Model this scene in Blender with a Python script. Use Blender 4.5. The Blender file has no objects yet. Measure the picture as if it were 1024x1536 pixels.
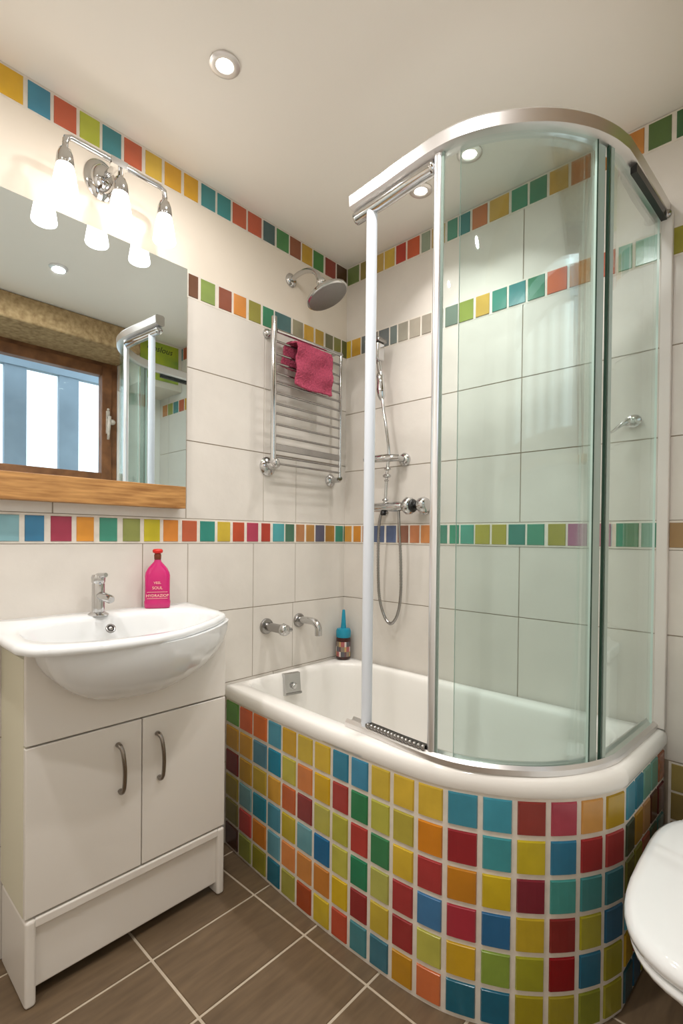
import bpy, bmesh, math, random
from mathutils import Vector, Matrix
random.seed(7)
scn = bpy.context.scene
COL = scn.collection
PI = math.pi

# ------------------------------------------------------------------ camera
YAW, PIT, ROL, FPX = math.radians(42.7849), math.radians(-.5734), math.radians(.6014), 748.29
F = Vector((-math.sin(YAW)*math.cos(PIT), math.cos(YAW)*math.cos(PIT), math.sin(PIT)))
R0 = Vector((math.cos(YAW), math.sin(YAW), 0)); U0 = R0.cross(F)
R = R0*math.cos(ROL)+U0*math.sin(ROL); U = U0*math.cos(ROL)-R0*math.sin(ROL)
cd = bpy.data.cameras.new('camera'); cam = bpy.data.objects.new('camera', cd); COL.objects.link(cam)
m3 = Matrix((R, U, -F)).transposed()
cam.matrix_world = Matrix.Translation((1.49, -1.6285, 1.077)) @ m3.to_4x4()
cd.sensor_width = 36; cd.lens = FPX*36/1536; cd.shift_y = 45.5/1536; cd.clip_start = .01
scn.camera = cam
# ------------------------------------------------------------------ world, lights, exposure
scn.view_settings.view_transform = 'Standard'; scn.view_settings.look = 'None'
scn.view_settings.gamma = 1; scn.view_settings.use_curve_mapping = False
scn.view_settings.exposure = 0.37
W = bpy.data.worlds.new('world'); scn.world = W; W.use_nodes = True
bg = W.node_tree.nodes['Background']; bg.inputs[0].default_value = (.86, .93, 1, 1); bg.inputs[1].default_value = 2.1
H = 2.2587
FZ = -.01
DOWN_W, LAMP_E, DOWN_E = 4.2, 3.7, 14.0
DOWN = [(.41, -.91), (.722, -.24), (.52, -.203), (.987, -.858), (1.15, -1.45), (.55, -1.75)]  # last two are out-of-view fill lamps, added only to light the room
WARM = (1, .965, .94)
for (x, y), k_ in zip(DOWN, (.65, .34, .28, 1.0, 1.1, 1.5)):
    l = bpy.data.lights.new('downlight_beam', 'AREA'); l.shape = 'DISK'; l.size = .05; l.energy = DOWN_W*k_; l.color = WARM
    l.spread = math.radians(100 if k_ < .5 else 175)
    o = bpy.data.objects.new('downlight_beam', l); COL.objects.link(o); o.location = (x, y, H-.012)

# ------------------------------------------------------------------ materials
def lin(h):
    h = h.lstrip('#'); r = []
    for i in (0, 2, 4):
        c = int(h[i:i+2], 16)/255; r.append(c/12.92 if c <= .04045 else ((c+.055)/1.055)**2.4)
    return (*r, 1)
def mat(name, col, rough=.5, metal=0., noise=0., nscale=6, bump=0., bscale=40, spec=.5, coat=0, stretch=None, col2=None, emit=None):
    m = bpy.data.materials.new(name); m.use_nodes = True; nt = m.node_tree; b = nt.nodes['Principled BSDF']
    if isinstance(col, str): col = lin(col)
    b.inputs['Base Color'].default_value = col; b.inputs['Roughness'].default_value = rough
    b.inputs['Metallic'].default_value = metal; b.inputs['Specular IOR Level'].default_value = spec
    b.inputs['Coat Weight'].default_value = coat
    if emit: b.inputs['Emission Color'].default_value = emit[0]; b.inputs['Emission Strength'].default_value = emit[1]
    if noise or bump:
        tc = nt.nodes.new('ShaderNodeTexCoord'); mp = nt.nodes.new('ShaderNodeMapping')
        nt.links.new(tc.outputs['Object'], mp.inputs[0])
        if stretch: mp.inputs['Scale'].default_value = stretch
    if noise:
        n = nt.nodes.new('ShaderNodeTexNoise'); n.inputs['Scale'].default_value = nscale; n.inputs['Detail'].default_value = 6
        nt.links.new(mp.outputs[0], n.inputs['Vector'])
        r = nt.nodes.new('ShaderNodeValToRGB'); r.color_ramp.elements[0].position = .3; r.color_ramp.elements[1].position = .7
        c2 = lin(col2) if col2 else (*[c*(1-noise) for c in col[:3]], 1)
        r.color_ramp.elements[0].color = c2; r.color_ramp.elements[1].color = (*[min(1, c*(1+noise*.4)) for c in col[:3]], 1)
        nt.links.new(n.outputs[0], r.inputs[0]); nt.links.new(r.outputs[0], b.inputs['Base Color'])
    if bump:
        n2 = nt.nodes.new('ShaderNodeTexNoise'); n2.inputs['Scale'].default_value = bscale; n2.inputs['Detail'].default_value = 4
        nt.links.new(mp.outputs[0], n2.inputs['Vector'])
        bp = nt.nodes.new('ShaderNodeBump'); bp.inputs['Strength'].default_value = bump; bp.inputs['Distance'].default_value = .01
        nt.links.new(n2.outputs[0], bp.inputs['Height']); nt.links.new(bp.outputs[0], b.inputs['Normal'])
    return m
def glass(name, tint, refl=1.0):
    m = bpy.data.materials.new(name); m.use_nodes = True; nt = m.node_tree; nt.nodes.clear()
    out = nt.nodes.new('ShaderNodeOutputMaterial'); mx = nt.nodes.new('ShaderNodeMixShader')
    t = nt.nodes.new('ShaderNodeBsdfTransparent'); t.inputs[0].default_value = (*tint, 1)
    g = nt.nodes.new('ShaderNodeBsdfGlossy'); g.inputs['Roughness'].default_value = .02; g.inputs[0].default_value = (.95, 1, .97, 1)
    fr = nt.nodes.new('ShaderNodeFresnel'); fr.inputs[0].default_value = 1.45
    mu = nt.nodes.new('ShaderNodeMath'); mu.operation = 'MULTIPLY'; mu.inputs[1].default_value = .3*refl
    nt.links.new(fr.outputs[0], mu.inputs[0]); nt.links.new(mu.outputs[0], mx.inputs[0])
    nt.links.new(t.outputs[0], mx.inputs[1]); nt.links.new(g.outputs[0], mx.inputs[2]); nt.links.new(mx.outputs[0], out.inputs[0])
    return m
_c = {}
def tilemat(h):
    v = [int(h[i:i+2], 16) for i in (0, 2, 4)]; g_ = sum(v)/3; h = ''.join('%02X' % int(max(0, min(255, (q+(g_-q)*.14)*.96))) for q in v)
    if h not in _c: _c[h] = mat('glazed_tile_'+h, '#'+h, .22, noise=.13, nscale=14, bump=.04, bscale=25)
    return _c[h]
M = dict(
    walltile=mat('cream_wall_tile', '#D9D3CA', .36, noise=.05, nscale=9, bump=.10, bscale=22),
    plaster=mat('cream_plaster', '#E2D8C9', .75, noise=.03, nscale=4, spec=.2),
    grout=mat('tile_joint', '#A39583', .8, noise=.1, nscale=30),
    wgrout=mat('white_grout', '#E2DACE', .7, noise=.1, nscale=40),
    ceil=mat('ceiling_paint', '#F7F2EA', .8, noise=.02, nscale=2),
    floort=mat('brown_floor_tile', '#705D47', .42, noise=.22, nscale=7, bump=.05, bscale=60, stretch=(9, 1.2, 1)),
    fgrout=mat('floor_grout', '#C5B7A2', .8, noise=.12, nscale=30),
    chrome=mat('chrome', (.58, .58, .58, 1), .08, 1),
    steel=mat('brushed_steel', (.36, .35, .34, 1), .2, 1),
    alu=mat('silver_aluminium', (.88, .90, .93, 1), .28, 1),
    alurail=mat('satin_aluminium', (.78, .76, .75, 1), .32, 1),
    whiteframe=mat('white_profile', '#D9D3CC', .35, noise=.02),
    ceramic=mat('white_ceramic', '#EAECEC', .07, noise=.01, nscale=2, coat=.4),
    acrylic=mat('white_acrylic', '#EDEAE4', .12, noise=.01, nscale=2),
    cab=mat('white_laminate', '#E9E4DC', .32, noise=.015, nscale=3),
    cabside=mat('cream_laminate', '#E2DEC6', .4, noise=.02, nscale=3),
    handle=mat('dark_nickel', (.30, .27, .24, 1), .2, 1),
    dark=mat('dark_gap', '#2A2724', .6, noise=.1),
    black=mat('black_plastic', '#1C1B1A', .35, noise=.1),
    seal=mat('dark_green_glass_edge', '#2F4A3D', .15, noise=.1),
    seal2=mat('pale_clear_seal', '#A9B8AE', .2, noise=.05),
    oak=mat('oak', '#B98A50', .45, noise=.5, nscale=5, bump=.05, bscale=30, stretch=(30, 2, 22), col2='#8E5F2E'),
    brownwood=mat('brown_window_wood', '#8A5C38', .5, noise=.35, nscale=5, stretch=(12, 3, 3), col2='#6A4226'),
    stone=mat('brown_render', '#B39870', .9, noise=.4, nscale=40, bump=.5, bscale=60, col2='#927650'),
    gold=mat('pale_wood', '#C59A62', .5, noise=.2, nscale=6),
    pinkb=mat('magenta_bottle', '#C8106C', .16, noise=.12, nscale=20, coat=.5),
    redcap=mat('red_cap', '#D42420', .3, noise=.05),
    neck=mat('brown_neck', '#7A3418', .3, noise=.3, nscale=40),
    ink=mat('pale_pink_print', '#F6C8B8', .5, noise=.02),
    teal=mat('teal_plastic', '#0F87A2', .25, noise=.06),
    amber=mat('dark_amber_plastic', '#3A1712', .15, noise=.3, nscale=50),
    towel=mat('pink_terry', '#C4506C', .95, noise=.25, nscale=160, bump=.9, bscale=260),
    fence=mat('pale_blue_paint', '#8494A0', .7, noise=.12, nscale=8),
    poster=mat('lime_poster', '#A9B428', .6, noise=.35, nscale=9, col2='#7E9A3A'),
    pink2=mat('black_print', '#20241C', .6, noise=.1),
    brass=mat('aged_white_metal', '#D9CDBE', .35, noise=.25, nscale=60),
    clearedge=mat('polished_glass_edge', '#D2E2DA', .15, noise=.02),
    whitepaint=mat('white_paint', '#F6F2EB', .6, noise=.02, nscale=3),
    skirt=mat('bath_sealant', '#D8D0C2', .5, noise=.05),
)
M['glass'] = glass('clear_green_glass', (.918, .957, .950), 1.0)
M['wglass'] = glass('window_glass', (.97, .98, .98), .8)
mm = bpy.data.materials.new('mirror_silver'); mm.use_nodes = True
mm.node_tree.nodes['Principled BSDF'].inputs['Metallic'].default_value = 1
mm.node_tree.nodes['Principled BSDF'].inputs['Roughness'].default_value = 0.01
mm.node_tree.nodes['Principled BSDF'].inputs['Base Color'].default_value = (.86, .96, 1.0, 1)
M['mirror'] = mm
def emis(name, col, s):
    m = bpy.data.materials.new(name); m.use_nodes = True; b = m.node_tree.nodes['Principled BSDF']
    b.inputs['Base Color'].default_value = (.9, .88, .85, 1); b.inputs['Emission Color'].default_value = (*col, 1); b.inputs['Emission Strength'].default_value = s
    return m
M['shade'] = emis('lit_frosted_glass', (1, .93, .86), LAMP_E)
M['bulb'] = emis('lit_bulb', (1, .93, .82), DOWN_E)

# ------------------------------------------------------------------ mesh builder
class MB:
    def __init__(s): s.v = []; s.f = []; s.m = []; s.sm = []; s.mats = []
    def mi(s, m):
        if m not in s.mats: s.mats.append(m)
        return s.mats.index(m)
    def add(s, vs, fs, m, smooth=False):
        o = len(s.v); k = s.mi(m); s.v += [tuple(v) for v in vs]
        for f in fs: s.f.append([i+o for i in f]); s.m.append(k); s.sm.append(smooth)
    def box(s, a, b, m):
        x0, y0, z0 = a; x1, y1, z1 = b
        s.add([(x0,y0,z0),(x1,y0,z0),(x1,y1,z0),(x0,y1,z0),(x0,y0,z1),(x1,y0,z1),(x1,y1,z1),(x0,y1,z1)],
              [(0,3,2,1),(4,5,6,7),(0,1,5,4),(1,2,6,5),(2,3,7,6),(3,0,4,7)], m)
    def pad(s, fn, a0, a1, z0, z1, h, bev, m, n=1, h0=0.):
        # raised tile on a surface fn(a, z, height); n columns so it follows a curve
        A = [a0+(a1-a0)*i/n for i in range(n+1)]; T = list(A); T[0] = a0+bev; T[-1] = a1-bev
        vs = [fn(a, z0, h0) for a in A]+[fn(a, z1, h0) for a in A]+[fn(a, z0+bev, h) for a in T]+[fn(a, z1-bev, h) for a in T]
        k = n+1; fs = []
        for i in range(n):
            fs += [(2*k+i, 2*k+i+1, 3*k+i+1, 3*k+i), (i, i+1, 2*k+i+1, 2*k+i), (3*k+i, 3*k+i+1, k+i+1, k+i), (i, k+i, k+i+1, i+1)]
        fs += [(0, 2*k, 3*k, k), (n, k+n, 3*k+n, 2*k+n)]
        s.add(vs, fs, m)
    def tube(s, pts, r, m, n=12, cap=True):
        pts = [Vector(p) for p in pts]; rs = r if isinstance(r, (list, tuple)) else [r]*len(pts)
        rings = []; prev = None
        for i, p in enumerate(pts):
            d = (pts[min(i+1, len(pts)-1)]-pts[max(i-1, 0)]).normalized()
            if prev is None:
                a = Vector((0, 0, 1)) if abs(d.z) < .9 else Vector((1, 0, 0)); x = d.cross(a).normalized()
            else: x = (prev-d*prev.dot(d)).normalized()
            prev = x; y = d.cross(x)
            rings.append([p+(x*math.cos(2*PI*k/n)+y*math.sin(2*PI*k/n))*rs[i] for k in range(n)])
        s.loft(rings, m, True, cap)
    def loft(s, rings, m, smooth=True, cap=True):
        n = len(rings[0]); vs = [v for r in rings for v in r]; fs = []
        for i in range(len(rings)-1):
            for k in range(n): fs.append((i*n+k, i*n+(k+1) % n, (i+1)*n+(k+1) % n, (i+1)*n+k))
        if cap: fs += [tuple(range(n-1, -1, -1)), tuple((len(rings)-1)*n+k for k in range(n))]
        s.add(vs, fs, m, smooth)
    def lathe(s, prof, org, axis, m, n=28, sx=1, sy=1, up=(0, 0, 1), cap=True):
        # prof: (radius, height along axis)
        ax = Vector(axis).normalized(); upv = Vector(up)
        if abs(ax.dot(upv)) > .95: upv = Vector((1, 0, 0))
        x = upv.cross(ax).normalized(); y = ax.cross(x); org = Vector(org)
        s.loft([[org+ax*h+(x*math.cos(2*PI*k/n)*sx+y*math.sin(2*PI*k/n)*sy)*max(r, 1e-5) for k in range(n)] for r, h in prof], m, True, cap)
    def sphere(s, c, r, m, n=16, sc=(1, 1, 1)):
        c = Vector(c); rings = []
        for i in range(1, n): 
            t = PI*i/n
            rings.append([c+Vector((math.sin(t)*math.cos(2*PI*k/(2*n))*sc[0], math.sin(t)*math.sin(2*PI*k/(2*n))*sc[1], -math.cos(t)*sc[2]))*r for k in range(2*n)])
        s.loft(rings, m)
    def sweep(s, path, prof, m, cap=True, smooth=False):
        # path 2D, prof list of (offset outward, z)
        N = normals(path); k = len(prof); rings = []
        for (p, nn) in zip(path, N): rings.append([(p[0]+nn[0]*o, p[1]+nn[1]*o, z) for o, z in prof])
        s.loft(rings, m, smooth, cap)
def normals(path):
    out = []
    for i, p in enumerate(path):
        def dr(a, b):
            v = Vector((b[0]-a[0], b[1]-a[1])); return v.normalized()
        d1 = dr(path[max(i-1, 0)], path[max(i, 1)]); d2 = dr(path[min(i, len(path)-2)], path[min(i+1, len(path)-1)])
        n1 = Vector((d1.y, -d1.x)); n2 = Vector((d2.y, -d2.x)); n = (n1+n2).normalized(); n = n/max(.5, n.dot(n1)); out.append(n)
    return out
def obj(name, b, parent=None, bevel=0, autosm=False, solid=0, subs=0):
    me = bpy.data.meshes.new(name); me.from_pydata(b.v, [], b.f)
    for m in b.mats: me.materials.append(m)
    for p, k, sm in zip(me.polygons, b.m, b.sm): p.material_index = k; p.use_smooth = sm
    bm = bmesh.new(); bm.from_mesh(me); bmesh.ops.recalc_face_normals(bm, faces=bm.faces); bm.to_mesh(me); bm.free()
    o = bpy.data.objects.new(name, me); COL.objects.link(o)
    if parent is not None:
        o.parent = parent
        if parent.type == 'EMPTY': o.matrix_parent_inverse = Matrix.Translation(parent.location).inverted()
        else: o.matrix_parent_inverse = Matrix.Translation(rootloc(parent)).inverted() @ Matrix.Translation(rootloc(parent))
    if subs: md = o.modifiers.new('s', 'SUBSURF'); md.levels = md.render_levels = subs
    if solid: md = o.modifiers.new('t', 'SOLIDIFY'); md.thickness = solid; md.offset = 0
    if bevel:
        md = o.modifiers.new('b', 'BEVEL'); md.width = bevel; md.segments = 3; md.limit_method = 'ANGLE'; md.angle_limit = math.radians(40)
        for p in me.polygons: p.use_smooth = True
        md.harden_normals = True
    elif autosm: 
        for p in me.polygons: p.use_smooth = True
        md = o.modifiers.new('e', 'EDGE_SPLIT'); md.split_angle = math.radians(autosm)
    return o
def rootloc(o): return (0, 0, 0)
def thing(name, label, cat, loc=(0, 0, 0), group=None):
    o = bpy.data.objects.new(name, None); o.empty_display_size = .05; COL.objects.link(o); o.location = loc
    o['label'] = label; o['category'] = cat
    if group: o['group'] = group
    return o
def tag(o, label, cat, group=None):
    o['label'] = label; o['category'] = cat
    if group: o['group'] = group
    return o
def struct(name, b, parent=None, **k):
    o = obj(name, b, parent, **k); o['kind'] = 'structure'; return o
def cat_rom(P, n=12):
    P = [Vector(p) for p in P]; P = [2*P[0]-P[1]]+P+[2*P[-1]-P[-2]]; out = []
    for i in range(1, len(P)-2):
        a, b, c, d = P[i-1:i+3]
        for k in range(n):
            t = k/n; out.append(.5*(2*b+(c-a)*t+(2*a-5*b+4*c-d)*t*t+(3*b-a-3*c+d)*t**3))
    out.append(P[-2]); return out
def text_mesh(b, s, org, ux, uy, size, m, depth=.0006, shear=0):
    cu = bpy.data.curves.new('t', 'FONT'); cu.body = s; cu.size = size; cu.align_x = 'CENTER'; cu.shear = shear; cu.extrude = depth; cu.resolution_u = 3
    o = bpy.data.objects.new('t', cu); COL.objects.link(o)
    bpy.context.view_layer.update()
    me = bpy.data.meshes.new_from_object(o.evaluated_get(bpy.context.evaluated_depsgraph_get()))
    ux = Vector(ux); uy = Vector(uy); nz = ux.cross(uy); org = Vector(org)
    b.add([org+ux*v.co.x+uy*v.co.y+nz*v.co.z for v in me.vertices], [tuple(p.vertices) for p in me.polygons], m)
    bpy.data.objects.remove(o); bpy.data.curves.remove(cu); bpy.data.meshes.remove(me)

# ================================================================== THE ROOM
LW = lambda a, z, h: (h, a, z)
BW = lambda a, z, h: (a, -h, z)
XR, YF = 1.72, -2.35     # right wall plane, wall behind the camera
ZB = (1.058, 1.127); ZM = (1.862, 1.935); ZT = (2.178, 2.251)
# floor
b = MB(); b.box((-.1, YF-.1, -.12), (XR+.1, .1, FZ-.002), M['fgrout'])
px, py, ox, oy, g = .2225, .324, .282, -.697, .0032
i0 = -2
for i in range(-2, 8):
    for j in range(-6, 4):
        x0, x1 = max(ox+i*px+g, .0), min(ox+(i+1)*px-g, XR); y0, y1 = max(oy+j*py+g, YF), min(oy+(j+1)*py-g, 0)
        if x1-x0 > .01 and y1-y0 > .01:
            b.pad(lambda a, z, h: (a, z, FZ-.002+h), x0, x1, y0, y1, .0022, .0012, M['floort'])
struct('floor', b)
b = MB(); b.box((-.1, YF-.1, H), (XR+.3, .1, H+.1), M['ceil']); struct('ceiling', b)

def wall_tiles(b, fn, rows, lo, hi, m):
    for z0, z1, cuts in rows:
        c = [lo]+[q for q in sorted(cuts) if lo < q < hi]+[hi]
        for a0, a1 in zip(c, c[1:]): b.pad(fn, a0+.0011, a1-.0011, z0+.0011, z1-.0011, .003, .0008, m)
b = MB(); b.box((-.1, YF-.1, FZ-.05), (0, .1, H+.02), M['grout'])
wall_tiles(b, LW, [(FZ, .28, [-2, -1.6, -1.2, -.8, -.4]), (.28, .56, [-2, -1.6, -1.2, -.8, -.4]), (.56, .816, [-2.1, -1.7, -1.32, -.919, -.499, -.303]),
                   (.816, ZB[0]-.006, [-2.1, -1.7, -1.32, -.919, -.766, -.499, -.292]),
                   (ZB[1]+.006, 1.39, [-2, -1.56, -1.17, -.774, -.455, -.292]), (1.39, 1.63, [-2, -1.56, -1.17, -.774, -.455]),
                   (1.63, ZM[0]-.004, [-2, -1.56, -1.17, -.774, -.455])], YF, -.001, M['walltile'])
b.pad(LW, YF, -.001, ZM[1]+.004, H, .003, .0005, M['plaster'])
wl = struct('wall_left', b)
b = MB(); b.box((-.1, 0, FZ-.05), (XR+.1, .1, H+.02), M['grout'])
bx = [-.01, .795, 1.60]
wall_tiles(b, BW, [(.47, .816, bx), (.816, ZB[0]-.006, bx), (ZB[1]+.006, 1.365, bx), (1.365, 1.615, bx), (1.615, ZM[0]-.004, bx), (ZM[1]+.004, ZT[0]-.004, bx)], .001, XR, M['walltile'])
wall_tiles(b, BW, [(FZ, .47, [.4, .8])], .001, 1.21, M['walltile'])
wb = struct('wall_back', b)
# small brown wall tiles low on the back wall beside the bath
b = MB(); b.pad(BW, 1.225, XR, FZ, .468, .003, .0005, M['wgrout'])
bc = ['A8944C', '96803E', '9A7444', 'B8923E', '8E7444', 'A88448']
for i in range(6):
    for j in range(6):
        b.pad(BW, 1.232+i*.081, min(1.232+i*.081+.074, XR), .464-(j+1)*.079+.006, .464-j*.079, .0055, .0012, tilemat(bc[(i*2+j) % 6]), h0=.003)
o = struct('trim_1', b)
# borders of small square tiles
def border(name, fn, parent, lo, hi, z, tiles):
    b = MB(); b.pad(fn, lo, hi, z[0]-.006, z[1]+.006, .0034, .0004, M['wgrout'])
    for a0, a1, c in tiles: b.pad(fn, a0, a1, z[0], z[1], .0058, .0012, tilemat(c), h0=.003)
    o = obj(name, b, parent); return o
lowL = '7FB5BE 2E7CA8 B0304E F09A28 3E9A7E 98A050 D8C820 EE8E30 D0603A 2E9080 D8B830 CC4A28 C03858 C03A2A 4AA8AC 4A7A60 C08050 C08840 5E5C70 B07C30 2F9078'.split()
lowLe = [-1.289,-1.248,-1.236,-1.19,-1.175,-1.122,-1.11,-1.063,-1.048,-.997,-.981,-.928,-.916,-.864,-.853,-.802,-.788,-.734,-.722,-.665,-.654,-.602,-.591,-.542,-.53,-.479,-.464,-.422,-.409,-.353,-.346,-.301,-.29,-.246,-.235,-.19,-.182,-.131,-.123,-.07,-.062,-.015]
T = [(lowLe[2*i], lowLe[2*i+1], c) for i, c in enumerate(lowL)]; T[0] = (-1.300, -1.248, lowL[0])
ext = ['D8B830', '2E9080', 'C03858', 'EE8E30']
T += [(-1.31-.062*(i+1), -1.31-.062*i-.012, ext[i % 4]) for i in range(16)]
T += [(-.010, -.004, '3A7A60')]
border('mosaic_border', LW, wl, YF, -.0035, ZB, T)
lowB = [(.006,.045,'E8A040'),(.057,.098,'E09030'),(.108,.155,'C07840'),(.165,.225,'5A6C90'),(.236,.285,'5E6E96'),(.293,.345,'A06850'),(.353,.397,'D08050'),(.404,.455,'D88848'),(.465,.52,'4A9078'),
        (.53,.569,'3E9A78'),(.575,.628,'4FA890'),(.633,.689,'B8B040'),(.696,.749,'B0A838'),(.756,.814,'2F8878'),(.82,.877,'3E9878'),(.888,.943,'A8A038'),(.949,1.006,'A85C84'),(1.014,1.072,'C88890'),
        (1.085,1.144,'4A9878'),(1.15,1.20,'4A9878'),(1.218,1.275,'A9824E'),(1.285,1.345,'3E9878'),(1.355,1.415,'E09030'),(1.425,1.485,'2E7CA8'),(1.495,1.555,'C03858'),(1.565,1.625,'B8B040'),(1.635,1.70,'3E9878')]
border('mosaic_border', BW, wb, .0035, XR, ZB, lowB)
midL = '7A5038 8FA850 98503A E8903A A09840 409068 507878 A09878 E8B030 CCA030 7A7850 8A8A40 5A6030'.split()
midLe = [-.771,-.736,-.726,-.671,-.656,-.604,-.595,-.542,-.53,-.476,-.466,-.415,-.408,-.328,-.318,-.264,-.257,-.205,-.194,-.147,-.135,-.091,-.083,-.041,-.033,-.005]
T = [(midLe[2*i], midLe[2*i+1], c) for i, c in enumerate(midL)]
T += [(-.785-.062*(i+1)+.008, -.785-.062*i, ['E8903A', '507878', 'E8B030', '98503A'][i % 4]) for i in range(24)]
border('mosaic_border', LW, wl, YF, -.0035, ZM, T)
midB = [(.006,.03,'E8C028'),(.037,.085,'E0A830'),(.092,.135,'707878'),(.142,.18,'8A8478'),(.186,.238,'707878'),(.245,.278,'788480'),(.285,.332,'A8A290'),(.34,.39,'B8AE9C'),(.397,.44,'A89F8E'),(.447,.492,'788480'),
        (.50,.553,'74887A'),(.558,.615,'98A848'),(.624,.676,'DCB048'),(.686,.739,'3E9480'),(.746,.804,'3A8C8C'),(.811,.867,'3E8864'),(.874,.936,'E06838'),(.943,1.004,'E09048'),(1.012,1.072,'C85A38'),
        (1.080,1.116,'5AA082'),(1.124,1.185,'5AA082'),(1.208,1.262,'A39A18'),(1.27,1.33,'3E8864'),(1.34,1.40,'E0A830'),(1.41,1.47,'C85A38'),(1.48,1.54,'3A8C8C'),(1.55,1.61,'98A848'),(1.62,1.68,'E09048')]
border('mosaic_border', BW, wb, .0035, XR, ZM, midB)
topL = 'F0B820 3E90B0 D8603E C0C838 3E8E98 D86440 ECC040 F0B028 F0B020 3E9498 38989A D4603A D05A38 4A6868 4C9450 9C5838 D8A828 448C40 A04030 604028'.split()
topLe = [-1.307,-1.243,-1.233,-1.18,-1.172,-1.115,-1.107,-1.053,-1.046,-.992,-.984,-.93,-.919,-.866,-.857,-.8,-.79,-.739,-.727,-.673,-.665,-.611,-.603,-.545,-.537,-.476,-.467,-.413,-.403,-.343,-.336,-.28,-.272,-.217,-.209,-.152,-.14,-.079,-.07,-.008]
T = [(topLe[2*i], topLe[2*i+1], c) for i, c in enumerate(topL)]
T += [(-1.316-.064*(i+1)+.008, -1.316-.064*i, ['D8603E', '3E9498', 'ECC040', '4C9450'][i % 4]) for i in range(15)]
border('mosaic_border', LW, wl, YF, -.0035, (ZT[0], ZT[1]-.0), T)
topB = [(.008,.073,'7A9050'),(.082,.143,'9A8A40'),(.152,.205,'D8B050'),(.212,.262,'E0B840'),(.27,.317,'C83A28'),(.325,.382,'D85A30'),(.391,.43,'98A890'),(.438,.495,'C8A858'),
        (.505,.547,'4A9A80'),(.552,.598,'2A8A8C'),(.606,.664,'D87840'),(.672,.742,'E0B04A'),(.751,.806,'3E9A7A'),(.813,.869,'4A9272'),(.877,.935,'DCA848'),(.943,1.0,'D0703C'),(1.008,1.072,'C8883A'),
        (1.085,1.142,'DA8A34'),(1.152,1.208,'5A7A3C'),(1.219,1.28,'3F7040'),(1.288,1.35,'E0A830'),(1.36,1.42,'C85A38'),(1.43,1.49,'3A8C8C'),(1.50,1.56,'98A848'),(1.57,1.63,'E09048'),(1.64,1.70,'3F7040')]
border('mosaic_border', BW, wb, .0035, XR, ZT, topB)

# right wall with the window, wall behind the camera
wy0, wy1, wz0, wz1 = -1.40, -.285, 1.36, 2.15
b = MB(); X2 = XR+.2
b.box((XR, YF-.1, FZ-.05), (X2, .1, wz0), M['whitepaint']); b.box((XR, YF-.1, wz1), (X2, .1, H+.02), M['whitepaint'])
b.box((XR, YF-.1, wz0), (X2, wy0, wz1), M['whitepaint']); b.box((XR, wy1, wz0), (X2, .1, wz1), M['whitepaint'])
struct('wall_right', b)
b = MB(); b.box((-.1, YF-.1, FZ-.05), (X2, YF, H+.02), M['whitepaint']); struct('wall_front', b)
b = MB(); b.box((1.40, -1.62, 2.13), (XR-.001, -.287, H-.001), M['stone'])
o = struct('trim_2', b, bevel=.012)
b = MB(); b.box((1.44, -.285, 1.98), (XR-.001, -.004, H-.001), M['plaster']); struct('trim_3', b)
# window: outer frame, sash, pane, sill
wx = XR+.005
def frame(b, x0, x1, y0, y1, z0, z1, w, m, wb_=None):
    wb_ = wb_ or w
    b.box((x0, y0, z0), (x1, y0+w, z1), m); b.box((x0, y1-w, z0), (x1, y1, z1), m)
    b.box((x0, y0+w, z0), (x1, y1-w, z0+wb_), m); b.box((x0, y0+w, z1-w), (x1, y1-w, z1), m)
b = MB(); frame(b, wx, wx+.07, wy0+.001, wy1-.001, wz0+.001, wz1-.001, .035, M['brownwood'])
win = struct('window_1', b, bevel=.003)
b = MB(); frame(b, wx-.012, wx+.045, wy0+.037, wy1-.037, wz0+.037, wz1-.037, .06, M['brownwood'])
sash = obj('window_sash', b, win, bevel=.004)
b = MB(); b.box((wx+.015, wy0+.095, wz0+.095), (wx+.021, wy1-.095, wz1-.095), M['wglass']); obj('pane', b, sash)
b = MB(); b.box((XR-.06, wy0-.05, wz0-.03), (XR+.004, wy1+.04, wz0-.002), M['gold']); obj('window_sill', b, win, bevel=.004)
b = MB(); hx = wx-.014; hy = wy1-.065
b.box((hx-.012, hy-.009, 1.70), (hx, hy+.009, 1.84), M['brass']); b.tube([(hx-.012, hy, 1.80), (hx-.035, hy, 1.80), (hx-.038, hy-.005, 1.74), (hx-.038, hy-.01, 1.66)], [.009, .009, .009, .007], M['brass'])
b.sphere((hx-.03, hy+.018, 1.77), .017, M['brass'], 8); b.sphere((hx-.012, hy, 1.848), .008, M['brass'], 8)
obj('window_handle', b, sash)
b = MB(); b.box((hx-.03, -.80, wz0+.025), (hx, -.72, wz0+.04), M['brass']); b.tube([(hx-.03, -.80, wz0+.045), (hx-.03, -.70, wz0+.045)], .008, M['brass']); obj('window_stay', b, win)
# garden fence outside
fn = thing('garden_fence', 'pale blue painted post and rail fence outside the window, seen in the mirror', 'fence', (2.45, -.8, 0))
for k in range(-2, 6):
    y_ = -.719-.333*k; b = MB(); b.box((2.45, y_, -.2), (2.49, y_+.13, 2.21), M['fence']); obj('fence_post', b, fn)
b = MB(); b.box((2.44, -2.6, 2.2105), (2.5, .2, 2.36), M['fence']); obj('fence_rail', b, fn)
b = MB(); b.box((1.92, -6, -.3), (9, 6, -.2), mat('garden_ground', '#9A9A88', .9, noise=.3)); struct('trim_4', b)

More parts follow.
